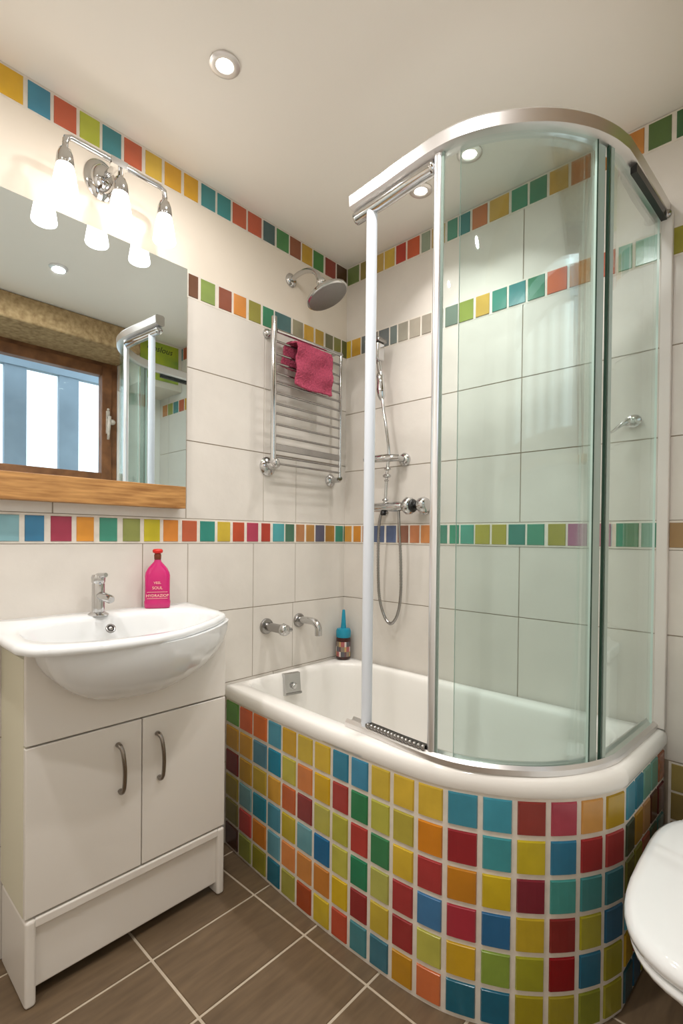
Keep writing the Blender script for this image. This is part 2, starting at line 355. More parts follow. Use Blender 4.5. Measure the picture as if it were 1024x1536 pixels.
# ================================================================== BATH
BP = [(0.0005,-.612),(.12,-.624),(.25,-.634),(.40,-.644),(.55,-.650),(.69,-.650),(.80,-.646),(.89,-.633),(.965,-.604),(1.035,-.566),(1.095,-.517),(1.14,-.465),(1.176,-.403),(1.197,-.345)]
Q = [tuple(p) for p in cat_rom([(x, y, 0) for x, y in BP], 8)]; Q = [(x, y) for x, y, _ in Q]
END = (1.215, -.0085)
def arc(P):
    S = [0]
    for a, c in zip(P, P[1:]): S.append(S[-1]+math.hypot(c[0]-a[0], c[1]-a[1]))
    return S
SQ = arc(Q)
def at(P, S, s):
    i = 0
    while i < len(S)-2 and S[i+1] < s: i += 1
    t = (s-S[i])/(S[i+1]-S[i]); a, c = P[i], P[i+1]; d = Vector((c[0]-a[0], c[1]-a[1])).normalized()
    return a[0]+(c[0]-a[0])*t, a[1]+(c[1]-a[1])*t, d
def CF(s, z, h):
    x, y, d = at(Q, SQ, s); return (x+d.y*h, y-d.x*h, z)
SP = [Q[-1], END]; SS = arc(SP)
def SF(s, z, h):
    x, y, d = at(SP, SS, s); return (x+d.y*h, y-d.x*h, z)
b = MB()
full = Q+[END]
b.sweep(full, [(0, FZ), (0, .512), (-.012, .512), (-.012, FZ)], M['wgrout'])
grid = '''5A9A38 C89020 781818 9A8420 7A6E28 4A2418
E0602E D89A28 C8941E 6A9EA4 C83E38 98A040
E8702C 5088A0 C8A830 2088A0 D88024 969020
4898B0 1888A8 DCA034 4890A8 5E9CAC 106C84
DCA820 C8BC3C D4622A C4AC18 E88C44 A8A43C
D4B430 E4823A 963232 66A6B0 DC8C3E B84A1C
E4BC2A E4B412 C2BC4C 1870A8 D8842E DCBC22
2888A8 B43A32 BCB83C C4C044 E4BC12 CC4A2A
3890B8 308A54 C43C34 208A5C 9E2A2A 408890
E0C03A C2C044 388A54 BCBC54 D4B832 38788C
E4BC34 C4B43C E4BC2A B83434 A82C2C D49412
E4BC34 E88A14 B83434 3A7CB4 C4C048 E6743A
3A94AE A8242C D48412 BA2A3C DCAC14 106A84
3A9CB4 3A9CA4 DCBC14 206CA4 8CAC3A 106C8C
9C342C D4BC1C 8C2434 CCAC1C ACAC1C B4A414
BA4254 287CA4 409C94 942624 9C0A14 AC9C1C
DC9C4C AC2A2C 388C8C ACA414 206C8C 8C9424
C49C14 B43434 287484 105C84 A49C1C A49C1C'''.split('\n')
edges = [.006, .098, .182, .266, .340, .413, .487, .559, .626, .693, .761, .829, .901, .978, 1.051, 1.123, 1.193, 1.261, 1.333]
ztop, pitch = .503, .0856
for i, row in enumerate(grid):
    for j, c in enumerate(row.split()):
        b.pad(CF, edges[i]+.0057, edges[i+1]-.0057, ztop-(j+1)*pitch+.0115, ztop-j*pitch, .0045, .0022, tilemat(c), n=3)
side = '''3E98B4 3A4A34 6E6E1E 3E98B4 C49C14 28586A
1E84A0 C08A1E 8A8A1E C49C14 B43434 105C84
6AA896 C08A54 B04A3A DC9C4C 388C8C ACA414
5EA08E 5A2A1C 3A5A44 2888A8 E0C03A BA4254
A85428 6A1C22 3E8078 C49C14 3E98B4 8C9424'''.split('\n')
L = SS[-1]; w = (L-.012)/5
for i, row in enumerate(side):
    for j, c in enumerate(row.split()):
        b.pad(SF, .006+i*w+.0045, .006+(i+1)*w-.0045, ztop-(j+1)*pitch+.0115, ztop-j*pitch, .0045, .0022, tilemat(c))
bt = thing('bathtub', 'white acrylic bath with curved side panel of multicoloured square mosaic tiles', 'bathtub', (.6, -.32, 0))
obj('side_panel', b, bt)['label'] = 'curved side panel tiled in multicoloured mosaic'
# tub
outer = [(p[0], p[1]) for p in full]+[(0.0045, -.0045)]
outer[0] = (.0045, outer[0][1])
N = normals(full); outer = [(max(p[0]+n[0]*.007, .0045), min(p[1]+n[1]*.007, -.0075)) for p, n in zip(full, N)]+[(.0045, -.0075)]
inner = [(.032,-.42),(.040,-.52),(.085,-.562),(.20,-.575),(.4,-.586),(.6,-.592),(.75,-.588),(.87,-.570),(.96,-.53),(1.03,-.482),(1.085,-.42),(1.118,-.34),(1.13,-.22),(1.115,-.135),(1.05,-.093),(.838,-.076),(.585,-.060),(.30,-.054),(.165,-.062),(.085,-.12),(.045,-.25)]
cc = Vector((.6, -.32))
def hit(poly, ang):
    d = Vector((math.cos(ang), math.sin(ang))); best = 0
    for a, c in zip(poly, poly[1:]+poly[:1]):
        a = Vector(a)-cc; c = Vector(c)-cc; e = c-a; den = d.x*e.y-d.y*e.x
        if abs(den) < 1e-12: continue
        t = (a.x*e.y-a.y*e.x)/den; u = (a.x*d.y-a.y*d.x)/den
        if t > 0 and -1e-6 <= u <= 1+1e-6: best = max(best, t)
    return best, d
innerS = [(p.x, p.y) for p in cat_rom([(x, y, 0) for x, y in inner+inner[:1]], 6)][:-1]
angs = sorted([2*PI*k/180-PI for k in range(180)]+[math.atan2(p[1]-cc.y, p[0]-cc.x) for p in (outer[-1], outer[-2], outer[-3], outer[0])])
def ring(poly, ins, z):
    r = []
    for a in angs: t, d = hit(poly, a); p = cc+d*(t-ins); r.append((p.x, p.y, z))
    return r
b = MB()
b.loft([ring(outer, .02, .510), ring(outer, .003, .5125), ring(outer, 0, .520), ring(outer, 0, .535), ring(outer, .004, .547), ring(outer, .010, .5535), ring(outer, .018, .556),
        ring(innerS, -.010, .556), ring(innerS, -.003, .553), ring(innerS, .002, .546), ring(innerS, .006, .534), ring(innerS, .010, .48), ring(innerS, .014, .40), ring(innerS, .02, .32), ring(innerS, .03, .24), ring(innerS, .05, .18), ring(innerS, .085, .145), ring(innerS, .14, .13), ring(innerS, .2, .125)], M['acrylic'], True, False)
b.add(ring(innerS, .2, .125), [tuple(range(len(angs)))], M['acrylic'], True)
obj('tub', b, bt, autosm=60)
b = MB(); 
pc = Vector((.055, -.350, .512))
def PL(u, v, h): return (pc.x+h+v*-.10-u*-.25, pc.y+u, pc.z+v)
b.pad(PL, -.034, .034, -.042, .042, .006, .002, M['chrome'], h0=-.008)
b.pad(PL, -.030, .034, -.038, -.030, .010, .001, M['steel'], h0=.005)
op = obj('overflow_plate', b, bt); op['label'] = 'square chrome overflow plate'
b = MB(); b.lathe([(.012, 0), (.012, .012), (.009, .016), (.004, .017)], PL(0, -.006, .005), (1, 0, .1), M['chrome']); obj('overflow_knob', b, op)

# ================================================================== SHOWER ENCLOSURE
EO = [(.569,-.612),(.676,-.620),(.769,-.629),(.868,-.632),(.946,-.615),(1.019,-.576),(1.085,-.521),(1.134,-.456),(1.164,-.392),(1.180,-.335)]
E = [(p.x, p.y) for p in cat_rom([(x, y, 0) for x, y in EO], 8)]
EF = E+[(1.187, -.25), (1.196, -.12), (1.203, -.006)]
def sub(P, s0, s1):
    S = arc(P); out = [at(P, S, s0)[:2]]+[p for p, s in zip(P, S) if s0+.002 < s < s1-.002]+[at(P, S, s1)[:2]]
    return out
SE = arc(EF); LE = SE[-1]
def s_at_x(x):
    for i in range(len(EF)-1):
        if EF[i][0] <= x <= EF[i+1][0]: return SE[i]+(x-EF[i][0])/(EF[i+1][0]-EF[i][0])*(SE[i+1]-SE[i])
    return LE
se = thing('shower_enclosure', 'curved glass shower enclosure with silver rails standing on the bath rim', 'shower enclosure', (.95, -.45, .563))
b = MB(); b.sweep(EF, [(0, .5565), (0, .569), (-.008, .576), (-.012, .568), (-.028, .568), (-.032, .575), (-.036, .575), (-.036, .5565)], M['alurail']); obj('bottom_rail', b, se, autosm=35)
b = MB(); b.sweep(EF, [(.004, 1.978), (.006, 2.005), (0, 2.013), (-.03, 2.015), (-.038, 2.01), (-.038, 1.975), (-.030, 1.968), (-.008, 1.972)], M['alurail']); tr = obj('top_rail', b, se, autosm=35)
s1, s2 = s_at_x(.634), s_at_x(.852)
ga = sub(EF, .008, s2-.012); Ng = normals(ga)
b = MB(); b.tube([(p[0]-n[0]*.018, p[1]-n[1]*.018, 1.952) for p, n in zip(ga, Ng)], .017, M['chrome'], 16); obj('guide_tube', b, tr)
# dark gasket under the straight end of the top rail
sg = sub(EF, s_at_x(1.187)-.03, LE-.01)
b = MB(); b.sweep(sg, [(.002, 1.955), (.002, 1.976), (-.012, 1.976), (-.012, 1.955)], M['black']); g_ = obj('gasket', b, se); g_['label'] = 'dark gasket strip under the rail'
def post(s, off, r, z0, z1, m, name, lab=None):
    x, y, d = at(EF, SE, s); b = MB(); x += d.y*off; y -= d.x*off
    b.tube([(x, y, z0), (x, y, z1)], r, m, 20); o = obj(name, b, se, autosm=50)
    if lab: o['label'] = lab
    return (x, y)
post(s1, -.018, .0145, .566, 1.957, mat('pale_blue_white_coating', '#DCE2EA', .25, noise=.01), 'post', 'pale round end post')
post(s2, -.018, .0125, .569, 1.972, M['alu'], 'door_stile')
def panel(s0, s1_, off, z0, z1, name, th=.006, lab=None):
    P = sub(EF, s0, s1_); N_ = normals(P); b = MB()
    rings = [[(p[0]+n[0]*o_, p[1]+n[1]*o_, z) for o_, z in [(off, z0), (off, z1), (off-th, z1), (off-th, z0)]] for p, n in zip(P, N_)]
    n = 4; vs = [v for r in rings for v in r]; fs = []; 
    for i in range(len(rings)-1):
        for k in range(n): fs.append((i*n+k, i*n+(k+1) % n, (i+1)*n+(k+1) % n, (i+1)*n+k))
    b.add(vs, fs, M['glass'], False); L_ = len(rings)-1
    b.add(rings[0], [(0, 1, 2, 3)], M['clearedge']); b.add(rings[-1], [(3, 2, 1, 0)], M['clearedge'])
    o = obj(name, b, se, autosm=35)
    if lab: o['label'] = lab
    return o
s3 = s_at_x(1.149); s4 = s_at_x(1.166)
panel(s2-.002, s3, -.010, .5695, 1.974, 'glass_door')
panel(s_at_x(.905), s4, -.024, .5695, 1.974, 'glass_panel')
panel(s4+.012, LE-.02, -.014, .5695, 1.974, 'glass_panel')
def strip(s, wd, o0, o1, m, name, z0=.5695, z1=1.974):
    P = sub(EF, s-wd/2, s+wd/2); N_ = normals(P); b = MB()
    b.sweep(P, [(o0, z0), (o0, z1), (o1, z1), (o1, z0)], m); return obj(name, b, se)
strip(s3+.002, .003, -.009, -.013, M['seal'], 'seal_strip')
strip(s4-.002, .004, -.010, -.017, M['seal'], 'seal_strip')
strip((s3+s4)/2, (s4-s3)*.55, -.016, -.018, M['seal2'], 'seal_strip')
strip(s4+.010, .012, -.010, -.016, M['seal2'], 'seal_strip')
strip(s2+.013, .006, -.010, -.014, M['seal2'], 'seal_strip')
b = MB(); b.box((1.190, -.024, .5575), (1.218, -.0045, 1.975), M['whiteframe']); o = obj('wall_profile', b, se, bevel=.003); o['label'] = 'white upright profile fixed to the wall'
b = MB(); b.lathe([(.011, 0), (.012, .004), (.010, .008)], (1.204, -.024, 1.968), (0, -1, 0), M['steel']); obj('rail_end_cap', b, se)
# roller carriage below the doorway
P = sub(EF, s1+.006, s2-.006); Np = normals(P)
b = MB(); b.sweep(P, [(-.014, .569), (-.014, .583), (-.024, .583), (-.024, .569)], M['black'])
for k in range(1, len(P)-1, 1):
    p, n = P[k], Np[k]; b.lathe([(.006, 0), (.006, .008)], (p[0]-n[0]*.010, p[1]-n[1]*.010, .580), (n[0], n[1], 0), M['steel'], 10)
obj('roller_track', b, se)

# ================================================================== WALL-HUNG FITTINGS OVER THE BATH
# towel rail
t = thing('towel_rail', 'chrome ladder towel rail fixed to the left wall near the corner', 'towel rail', (0.07, -.29, 1.33))
b = MB(); b.tube([(.07, -.466, 1.345), (.07, -.466, 1.875)], .0105, M['chrome'], 18); obj('upright', b, t, autosm=50)
b = MB(); b.tube([(.07, -.110, 1.325), (.07, -.110, 1.842)], .0065, M['chrome'], 14); obj('upright', b, t, autosm=50)
b = MB(); b.tube([(.07, -.455, 1.829), (.07, -.104, 1.833)], .0075, M['chrome'], 14); obj('rung', b, t, autosm=50)
for z in (1.79, 1.745, 1.711, 1.675, 1.64, 1.602, 1.563, 1.528, 1.488, 1.447, 1.37, 1.345):
    b = MB(); b.tube([(.07, -.458, z), (.07, -.114, z)], .0042, M['steel'], 10); obj('rung', b, t, autosm=50)
b = MB(); b.box((.066, -.458, 1.392), (.074, -.114, 1.418), M['steel']); o = obj('rung', b, t, bevel=.003); o['label'] = 'broad flat bottom rung'
for (y, z, r, yy) in ((-.447, 1.836, .018, -.466), (-.438, 1.341, .036, -.466), (-.099, 1.318, .027, -.11), (-.125, 1.836, .014, -.11)):
    b = MB(); b.lathe([(r, .003), (r, .008), (r*.85, .014), (r*.45, .020), (r*.4, .06)], (0, y, z), (1, 0, 0), M['chrome'], 24)
    b.tube([(.055, y, z), (.072, yy, z+.004)], r*.38, M['chrome']); obj('wall_bracket', b, t, autosm=40)
b = MB(); b.sphere((.082, -.463, 1.345), .016, M['chrome'], 10, (.8, 1, 1.1)); obj('valve_knob', b, t)
# pink towel over the top rung
b = MB(); prof = []
zr = 1.800
for k in range(9): prof.append((.048-.002*math.sin(k), zr-.085+k*.0106))
for k in range(1, 8): a = PI-PI*k/8; prof.append((.0695+.0215*math.cos(a), zr+.0005+.021*math.sin(a)*.6))
for k in range(17): prof.append((.0925+.004*math.sin(k*.8), zr-.002-k*.0100))
nv = 24; vs = []; fs = []
for i, (x, z) in enumerate(prof):
    u = i/(len(prof)-1)
    for j in range(nv+1):
        v = j/nv; y = -.372+v*.187
        if i < 12: y -= .045*(1-i/12)**.6*(1-v*.8)
        else: y -= .012*max(0, u-.6)*(1-v)*2
        z2 = z-(.018*(1-v) if i > 16 else 0)*((i-16)/16 if i > 16 else 0)*-.3 - .004*math.sin(v*7+u*5)*(u if i > 16 else 1-u)
        vs.append((x+.003*math.sin(v*9+i*.5)+.0015*random.random(), y, z2))
for i in range(len(prof)-1):
    for j in range(nv): a = i*(nv+1)+j; fs.append((a, a+1, a+nv+2, a+nv+1))
b.add(vs, fs, M['towel'], True)
tw = obj('hand_towel', b, solid=.007, subs=2)
tx = bpy.data.textures.new('terry', 'CLOUDS'); tx.noise_scale = .006
md = tw.modifiers.new('d', 'DISPLACE'); md.texture = tx; md.strength = .006; md.mid_level = .5; md.texture_coords = 'GLOBAL'
tag(tw, 'pink terry hand towel folded over the towel rail', 'towel')
# overhead shower
t = thing('overhead_shower', 'round chrome overhead shower on a curved arm above the towel rail', 'shower head', (0, -.33, 2.08))
b = MB(); b.lathe([(.026, .003), (.026, .008), (.020, .014), (.012, .017)], (0, -.33, 2.08), (1, 0, 0), M['chrome']); obj('wall_flange', b, t, autosm=40)
b = MB(); b.tube(cat_rom([(.006, -.33, 2.08), (.05, -.33, 2.089), (.10, -.33, 2.085), (.145, -.33, 2.06), (.165, -.33, 2.02)], 6), .0095, M['chrome'], 16); obj('arm', b, t)
b = MB(); ax = Vector((.40, .25, -1)).normalized(); c0 = Vector((.170, -.33, 2.020))
b.lathe([(.010, -.012), (.016, -.004), (.018, .006), (.013, .014), (.022, .022), (.045, .032), (.070, .046), (.080, .054), (.081, .062), (.077, .066)], c0, ax, M['chrome'], 36); hd = obj('head', b, t, autosm=50)
b = MB(); b.lathe([(.076, .0655), (.074, .067), (.01, .0675)], c0, ax, mat('dark_spray_face', (.30, .29, .28, 1), .3, .8, bump=.5, bscale=300), 36); obj('spray_face', b, hd)
# mixer bar
t = thing('shower_mixer', 'chrome thermostatic shower mixer bar on the back wall behind the doorway', 'shower mixer', (.33, -.07, 1.198))
b = MB(); b.tube([(.195, -.07, 1.197), (.20, -.07, 1.197), (.30, -.07, 1.198), (.345, -.07, 1.198), (.372, -.07, 1.198)], [.014, .018, .0185, .020, .014], M['chrome'], 20)
for x in (.225, .42): b.tube([(x, -.003, 1.19), (x, -.07, 1.197)], .012, M['chrome']); b.lathe([(.024, .003), (.024, .007), (.015, .014)], (x, 0, 1.19), (0, -1, 0), M['chrome'])
b.tube([(.395, -.07, 1.199), (.43, -.07, 1.199)], .012, M['black'])
obj('body', b, t, autosm=50)
b = MB(); b.lathe([(.014, 0), (.028, .014), (.034, .026), (.032, .040), (.020, .046)], (.362, -.07, 1.199), (1, 0, 0), M['chrome'], 10); b.lathe([(.024, .045), (.026, .05), (.022, .056)], (.362, -.07, 1.199), (1, 0, 0), M['black'], 16); obj('control_knob', b, t)
b = MB(); b.lathe([(.014, 0), (.020, .008), (.028, .02), (.030, .034), (.026, .046), (.012, .05)], (.426, -.07, 1.2), (1, 0, 0), M['chrome'], 12); obj('control_knob', b, t)
# hand shower with pipe and hose
t = thing('hand_shower', 'small square chrome hand shower on a slim riser above the mixer', 'hand shower', (.29, -.08, 1.2))
b = MB(); b.box((.205, -.105, 1.775), (.262, -.060, 1.845), M['chrome']); b.box((.195, -.11, 1.845), (.270, -.055, 1.862), M['steel']); obj('spray_head', b, t, bevel=.006)
b = MB(); b.tube([(.247, -.08, 1.776), (.253, -.08, 1.735), (.255, -.08, 1.72)], .009, M['chrome'])
b.tube([(.255, -.08, 1.73), (.256, -.08, 1.715), (.258, -.08, 1.69), (.260, -.08, 1.66), (.263, -.08, 1.635), (.265, -.08, 1.62)], [.010, .016, .014, .018, .015, .009], M['chrome'], 16)
obj('handle', b, t, autosm=40)
b = MB(); b.tube(cat_rom([(.265, -.08, 1.63), (.275, -.08, 1.58), (.290, -.08, 1.50), (.303, -.08, 1.41), (.296, -.08, 1.34), (.292, -.08, 1.28), (.287, -.08, 1.215)], 6), .0062, M['chrome'], 12)
for z, x, r in ((1.345, .297, .014), (1.318, .294, .017), (1.300, .293, .010), (1.225, .288, .013), (1.213, .287, .010)): b.sphere((x, -.08, z), r, M['chrome'], 8, (1, 1, .5))
obj('riser_pipe', b, t, autosm=40)
b = MB(); hp = cat_rom([(.272, -.075, 1.182), (.258, -.075, 1.15), (.248, -.07, 1.08), (.240, -.06, .95), (.240, -.05, .84), (.262, -.045, .765), (.294, -.045, .737), (.326, -.045, .775), (.345, -.05, .86), (.350, -.06, 1.0), (.349, -.07, 1.12), (.345, -.07, 1.185)], 24)
b.tube(hp, [.0052+(.0012 if i % 2 else 0) for i in range(len(hp))], M['steel'], 10); obj('hose', b, t); 
b = MB(); b.lathe([(.010, 0), (.012, .006), (.010, .018)], (.275, -.075, 1.165), (0, 0, 1), M['black'], 14); obj('hose_nut', b, t)
# bracket for the riser
t = thing('shower_bracket', 'chrome bracket arm and round wall flange halfway up the riser', 'bracket', (.33, 0, 1.387))
b = MB(); b.lathe([(.026, .003), (.026, .010), (.020, .018), (.012, .02), (.012, .07)], (.325, 0, 1.388), (0, -1, 0), M['chrome']); obj('wall_flange', b, t, autosm=40)
b = MB(); b.tube([(.335, -.06, 1.388), (.30, -.08, 1.388), (.20, -.085, 1.390), (.185, -.085, 1.390)], [.013, .016, .014, .010], M['chrome'], 16); obj('arm', b, t, autosm=40)
# bath valve and spout
t = thing('bath_valve', 'round chrome bath valve on the left wall, nearer the basin', 'bath tap', (0, -.437, .738))
b = MB(); b.lathe([(.030, .003), (.030, .008), (.027, .013), (.016, .015), (.016, .085), (.018, .09), (.018, .1)], (0, -.437, .738), (1, 0, 0), M['steel']); obj('valve_body', b, t, autosm=40)
b = MB(); b.lathe([(.019, .098), (.024, .104), (.020, .12), (.010, .124)], (0, -.437, .738), (1, 0, 0), M['chrome'], 8)
b.sphere((.118, -.437, .738), .009, M['chrome'], 8); b.tube([(.108, -.437, .738), (.112, -.405, .735)], [.010, .007], M['chrome']); obj('control_knob', b, t)
t = thing('bath_spout', 'bent chrome bath spout on the left wall, nearer the corner', 'bath spout', (0, -.271, .742))
b = MB(); b.lathe([(.028, .003), (.028, .008), (.024, .014), (.014, .016)], (0, -.271, .742), (1, 0, 0), M['steel']); obj('wall_flange', b, t, autosm=40)
b = MB(); b.tube(cat_rom([(.006, -.271, .745), (.06, -.271, .747), (.095, -.271, .745), (.115, -.271, .728), (.117, -.271, .695)], 6), [.014]*25, M['chrome'], 18); obj('spout', b, t, autosm=60)
# hook seen through the straight glass
t = thing('robe_hook', 'small chrome hook on the back wall seen through the straight glass panel', 'hook', (1.128, 0, 1.422))
b = MB(); b.lathe([(.013, .003), (.019, .012), (.020, .018), (.014, .024), (.004, .026)], (1.128, 0, 1.418), (0, -1, 0), M['chrome'], 20, 1.15, .9); obj('knob', b, t, autosm=50)
b = MB(); b.tube([(1.122, -.018, 1.422), (1.10, -.024, 1.410), (1.072, -.026, 1.39)], [.009, .006, .003], M['chrome']); obj('arm', b, t)
# teal bottle
t = thing('pump_bottle', 'dark bottle with a teal spout cap on the bath corner', 'bottle', (.046, -.05, .564))
o3 = (.048, -.052, .5565)
b = MB(); b.lathe([(.026, 0), (.0305, .003), (.0315, .01), (.0315, .085), (.030, .093), (.020, .096)], o3, (0, 0, 1), M['amber']); obj('bottle_body', b, t, autosm=50)
b = MB()
cols = ['8A7A66', 'C8A060', 'B05A58', 'D8C8C0', '5A5A5E', '6A4A52']
for k in range(12):
    a0 = -PI*.85+k*.25; 
    for r_ in range(3):
        z0 = .014+r_*.021; q = [(math.cos(a0), math.sin(a0)), (math.cos(a0+.25), math.sin(a0+.25))]
        b.add([(o3[0]+c_*.0319, o3[1]+s_*.0319, o3[2]+z) for z in (z0, z0+.021) for c_, s_ in q], [(0, 1, 3, 2)], tilemat(cols[(k*2//3+r_*2) % 6]))
obj('paper_label', b, t, solid=.0004)
b = MB(); b.lathe([(.0305, .094), (.032, .097), (.032, .120), (.028, .130), (.012, .133), (.0105, .150), (.0065, .205), (.0055, .21), (.002, .211)], o3, (0, 0, 1), M['teal']); obj('cap', b, t, autosm=50)

# ================================================================== CABINET, BASIN, TAP
X0, YL, YR = .206, -1.286, -.754
t = thing('vanity_cabinet', 'white two-door basin cabinet standing against the left wall', 'cabinet', (.1, -1.02, 0))
b = MB(); b.box((.0045, YL, .1935), (X0-.018, YL+.016, .79), M['cabside']); b.box((.0045, YR-.016, .1935), (X0-.018, YR, .79), M['cabside'])
b.box((.0045, YL+.016, .19), (X0-.02, YR-.016, .205), M['cab']); b.box((.006, YL+.016, .205), (.014, YR-.016, .60), M['cab']); obj('carcass', b, t, bevel=.001)
b = MB(); b.box((X0-.016, YL, .5925), (X0, YR, .803), M['cab']); obj('fascia', b, t, bevel=.0025)
ym = -1.0135
for (a, c, hy0) in ((YL, ym-.0012, -1.075), (ym+.0012, YR, -.969)):
    b = MB(); b.box((X0-.016, a, .1975), (X0, c, .5885), M['cab']); d = obj('door', b, t, bevel=.0025)
    b = MB(); b.tube(cat_rom([(X0, hy0-.004, .538), (X0+.010, hy0-.004, .540), (X0+.022, hy0, .525), (X0+.026, hy0+.004, .478), (X0+.022, hy0+.004, .431), (X0+.010, hy0+.003, .416), (X0, hy0+.003, .418)], 5), [.0062]*8+[.0052]*15+[.0062]*8, M['handle'], 12)
    obj('handle', b, d, autosm=60)
b = MB(); b.box((X0-.02, YL+.02, .168), (X0+.001, YR-.02, .192), M['cab']); 
b.box((X0-.022, YL+.018, .022), (X0-.012, YR-.018, .175), M['cab']); obj('plinth_panel', b, t, bevel=.006)
for a in (YL, YR-.024):
    b = MB(); b.box((.01 if a == YL else X0-.05, a, FZ), (X0+.003, a+.024, .192), M['cab']); obj('foot', b, t, bevel=.008)
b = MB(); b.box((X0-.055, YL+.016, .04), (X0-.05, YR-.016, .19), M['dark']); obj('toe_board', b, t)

# basin
OB = [(.0045,-.765),(.12,-.765),(.20,-.766),(.238,-.776),(.262,-.80),(.300,-.85),(.338,-.915),(.370,-.985),(.388,-1.06),(.389,-1.13),(.381,-1.20),(.362,-1.27),(.340,-1.312),(.300,-1.332),(.22,-1.336),(.0045,-1.336)]
bc_ = Vector((.15, -1.035))
def hit2(poly, ang):
    global cc
    sv = cc; cc = bc_; r = hit(poly, ang); cc = sv; return r
an2 = sorted([2*PI*k/120-PI for k in range(120)]+[math.atan2(p[1]-bc_.y, p[0]-bc_.x) for p in (OB[0], OB[-1])])
IB = [(.085, -1.05+.225*math.cos(a)) if False else None for a in ()]
inn = []
for k in range(48):
    a = 2*PI*k/48; c_, s_ = math.cos(a), math.sin(a); e = .62
    inn.append((.222+.135*math.copysign(abs(c_)**.75, c_), -1.050+.245*math.copysign(abs(s_)**.75, s_)))
inn = [(min(x, 9), y) for x, y in inn]
def clampin(x, y):
    return x, y
def zt(x): return .860-.045*max(0, x)*1.0
def r2(poly, sc, zf, ins=0):
    r = []
    for a in an2:
        tt, d = hit2(poly, a); tt = tt*sc-ins; p = bc_+d*tt; x = max(p.x, .0045); r.append((x, p.y, zf(x)))
    return r
def shr(x, y):  # inner outline kept .022 inside the outer one
    a = math.atan2(y-bc_.y, x-bc_.x); tt, d = hit2(OB, a); l = (Vector((x, y))-bc_).length; l = min(l, tt-.020); p = bc_+d*l; return (p.x, p.y)
inn = [shr(x, y) for x, y in inn]
b = MB(); rings = []
D = .180
for k in range(0, 11):
    s_ = .06+.94*k/10; s_ = math.sin(s_*PI/2)
    rings.append([(x, -1.015+(y+1.0505)*.925, z) for x, y, z in r2(OB, s_*.985, lambda x, s_=s_: zt(x)-.020-(D-.35*abs(0))*math.sqrt(max(0, 1-s_*s_)))])
rings += [r2(OB, 1, lambda x: zt(x)-.020, .003), r2(OB, 1, lambda x: zt(x)-.015, -.001), r2(OB, 1, lambda x: zt(x)-.008, -.001), r2(OB, 1, lambda x: zt(x)-.002, .003), r2(OB, 1, lambda x: zt(x), .009)]
rings += [r2(inn, 1, lambda x: zt(x)+.0, -.006), r2(inn, 1, lambda x: zt(x)-.004, 0), r2(inn, 1, lambda x: zt(x)-.012, .006), r2(inn, .90, lambda x: zt(x)-.045), r2(inn, .75, lambda x: zt(x)-.085), r2(inn, .5, lambda x: zt(x)-.115), r2(inn, .2, lambda x: zt(x)-.128), r2(inn, .05, lambda x: zt(x)-.130)]
b.loft(rings, M['ceramic'])
bs = thing('washbasin', 'white semi-recessed washbasin set into the cabinet top', 'washbasin', (.19, -1.05, .65))
obj('basin_bowl', b, bs, autosm=50)
b = MB(); b.lathe([(.013, .0), (.013, .004), (.010, .005), (.009, .003), (.006, .003), (.005, .005), (.002, .005)], (.112, -1.060, .822), (.8, 0, .5), M['steel'], 20); b.lathe([(.0095, .0035), (.0088, .0042), (.0065, .0042), (.006, .0035)], (.112, -1.060, .822), (.8, 0, .5), M['dark'], 20); obj('overflow_ring', b, bs)
b = MB(); b.lathe([(.022, 0), (.022, .004), (.014, .007), (.004, .007)], (.2, -1.05, .722), (0, 0, 1), M['chrome']); obj('drain', b, bs)
# tap
t = thing('basin_tap', 'chrome mixer tap standing at the back of the washbasin', 'tap', (.068, -1.075, .858))
T0 = (.068, -1.075, .856)
b = MB(); b.lathe([(.030, 0), (.030, .003), (.022, .008), (.017, .010)], T0, (0, 0, 1), M['chrome'], 24, .85, 1.05)
b.lathe([(.0165, .008), (.0165, .085), (.0155, .088)], T0, (0, 0, 1), M['chrome'], 24); obj('body', b, t, autosm=45)
b = MB(); b.tube([(.068, -1.075, .911), (.10, -1.072, .909), (.135, -1.070, .905), (.142, -1.070, .904)], [.011, .012, .0115, .008], M['chrome'], 16); obj('spout', b, t, autosm=50)
b = MB(); b.lathe([(.0155, .088), (.0175, .091), (.0185, .104), (.016, .111), (.006, .113)], T0, (0, 0, 1), M['chrome'], 24); b.tube([(.068, -1.075, .962), (.100, -1.068, .968)], [.010, .006], M['chrome']); obj('lever', b, t, autosm=50)
# pink bottle
t = thing('soap_bottle', 'magenta bottle with red cap and pale lettering on the basin edge', 'bottle', (.055, -.897, .858))
yaw_b = math.radians(-28); org = Vector((.055, -.897, .8575))
nx = Vector((math.cos(yaw_b), math.sin(yaw_b), 0)); ny = Vector((-math.sin(yaw_b), math.cos(yaw_b), 0))  # nx = facing direction, ny = width
def flask(w, d, z, n=32, e=.55):
    out = []
    for k in range(n):
        a = 2*PI*k/n; c_, s_ = math.cos(a), math.sin(a)
        out.append(org+nx*(d*math.copysign(abs(c_)**e, c_))+ny*(w*math.copysign(abs(s_)**e, s_))+Vector((0, 0, z)))
    return out
b = MB(); b.loft([flask(w_, d_, z_, e=e_) for w_, d_, z_, e_ in ((.034, .014, 0, .6), (.037, .017, .003, .6), (.0375, .0175, .02, .6), (.036, .017, .024, .6), (.0355, .017, .06, .6), (.036, .017, .098, .6), (.034, .0165, .108, .65), (.028, .015, .120, .75), (.019, .012, .131, .9), (.011, .0105, .140, 1), (.0095, .0095, .146, 1))], M['pinkb']); obj('bottle_body', b, t, autosm=60)
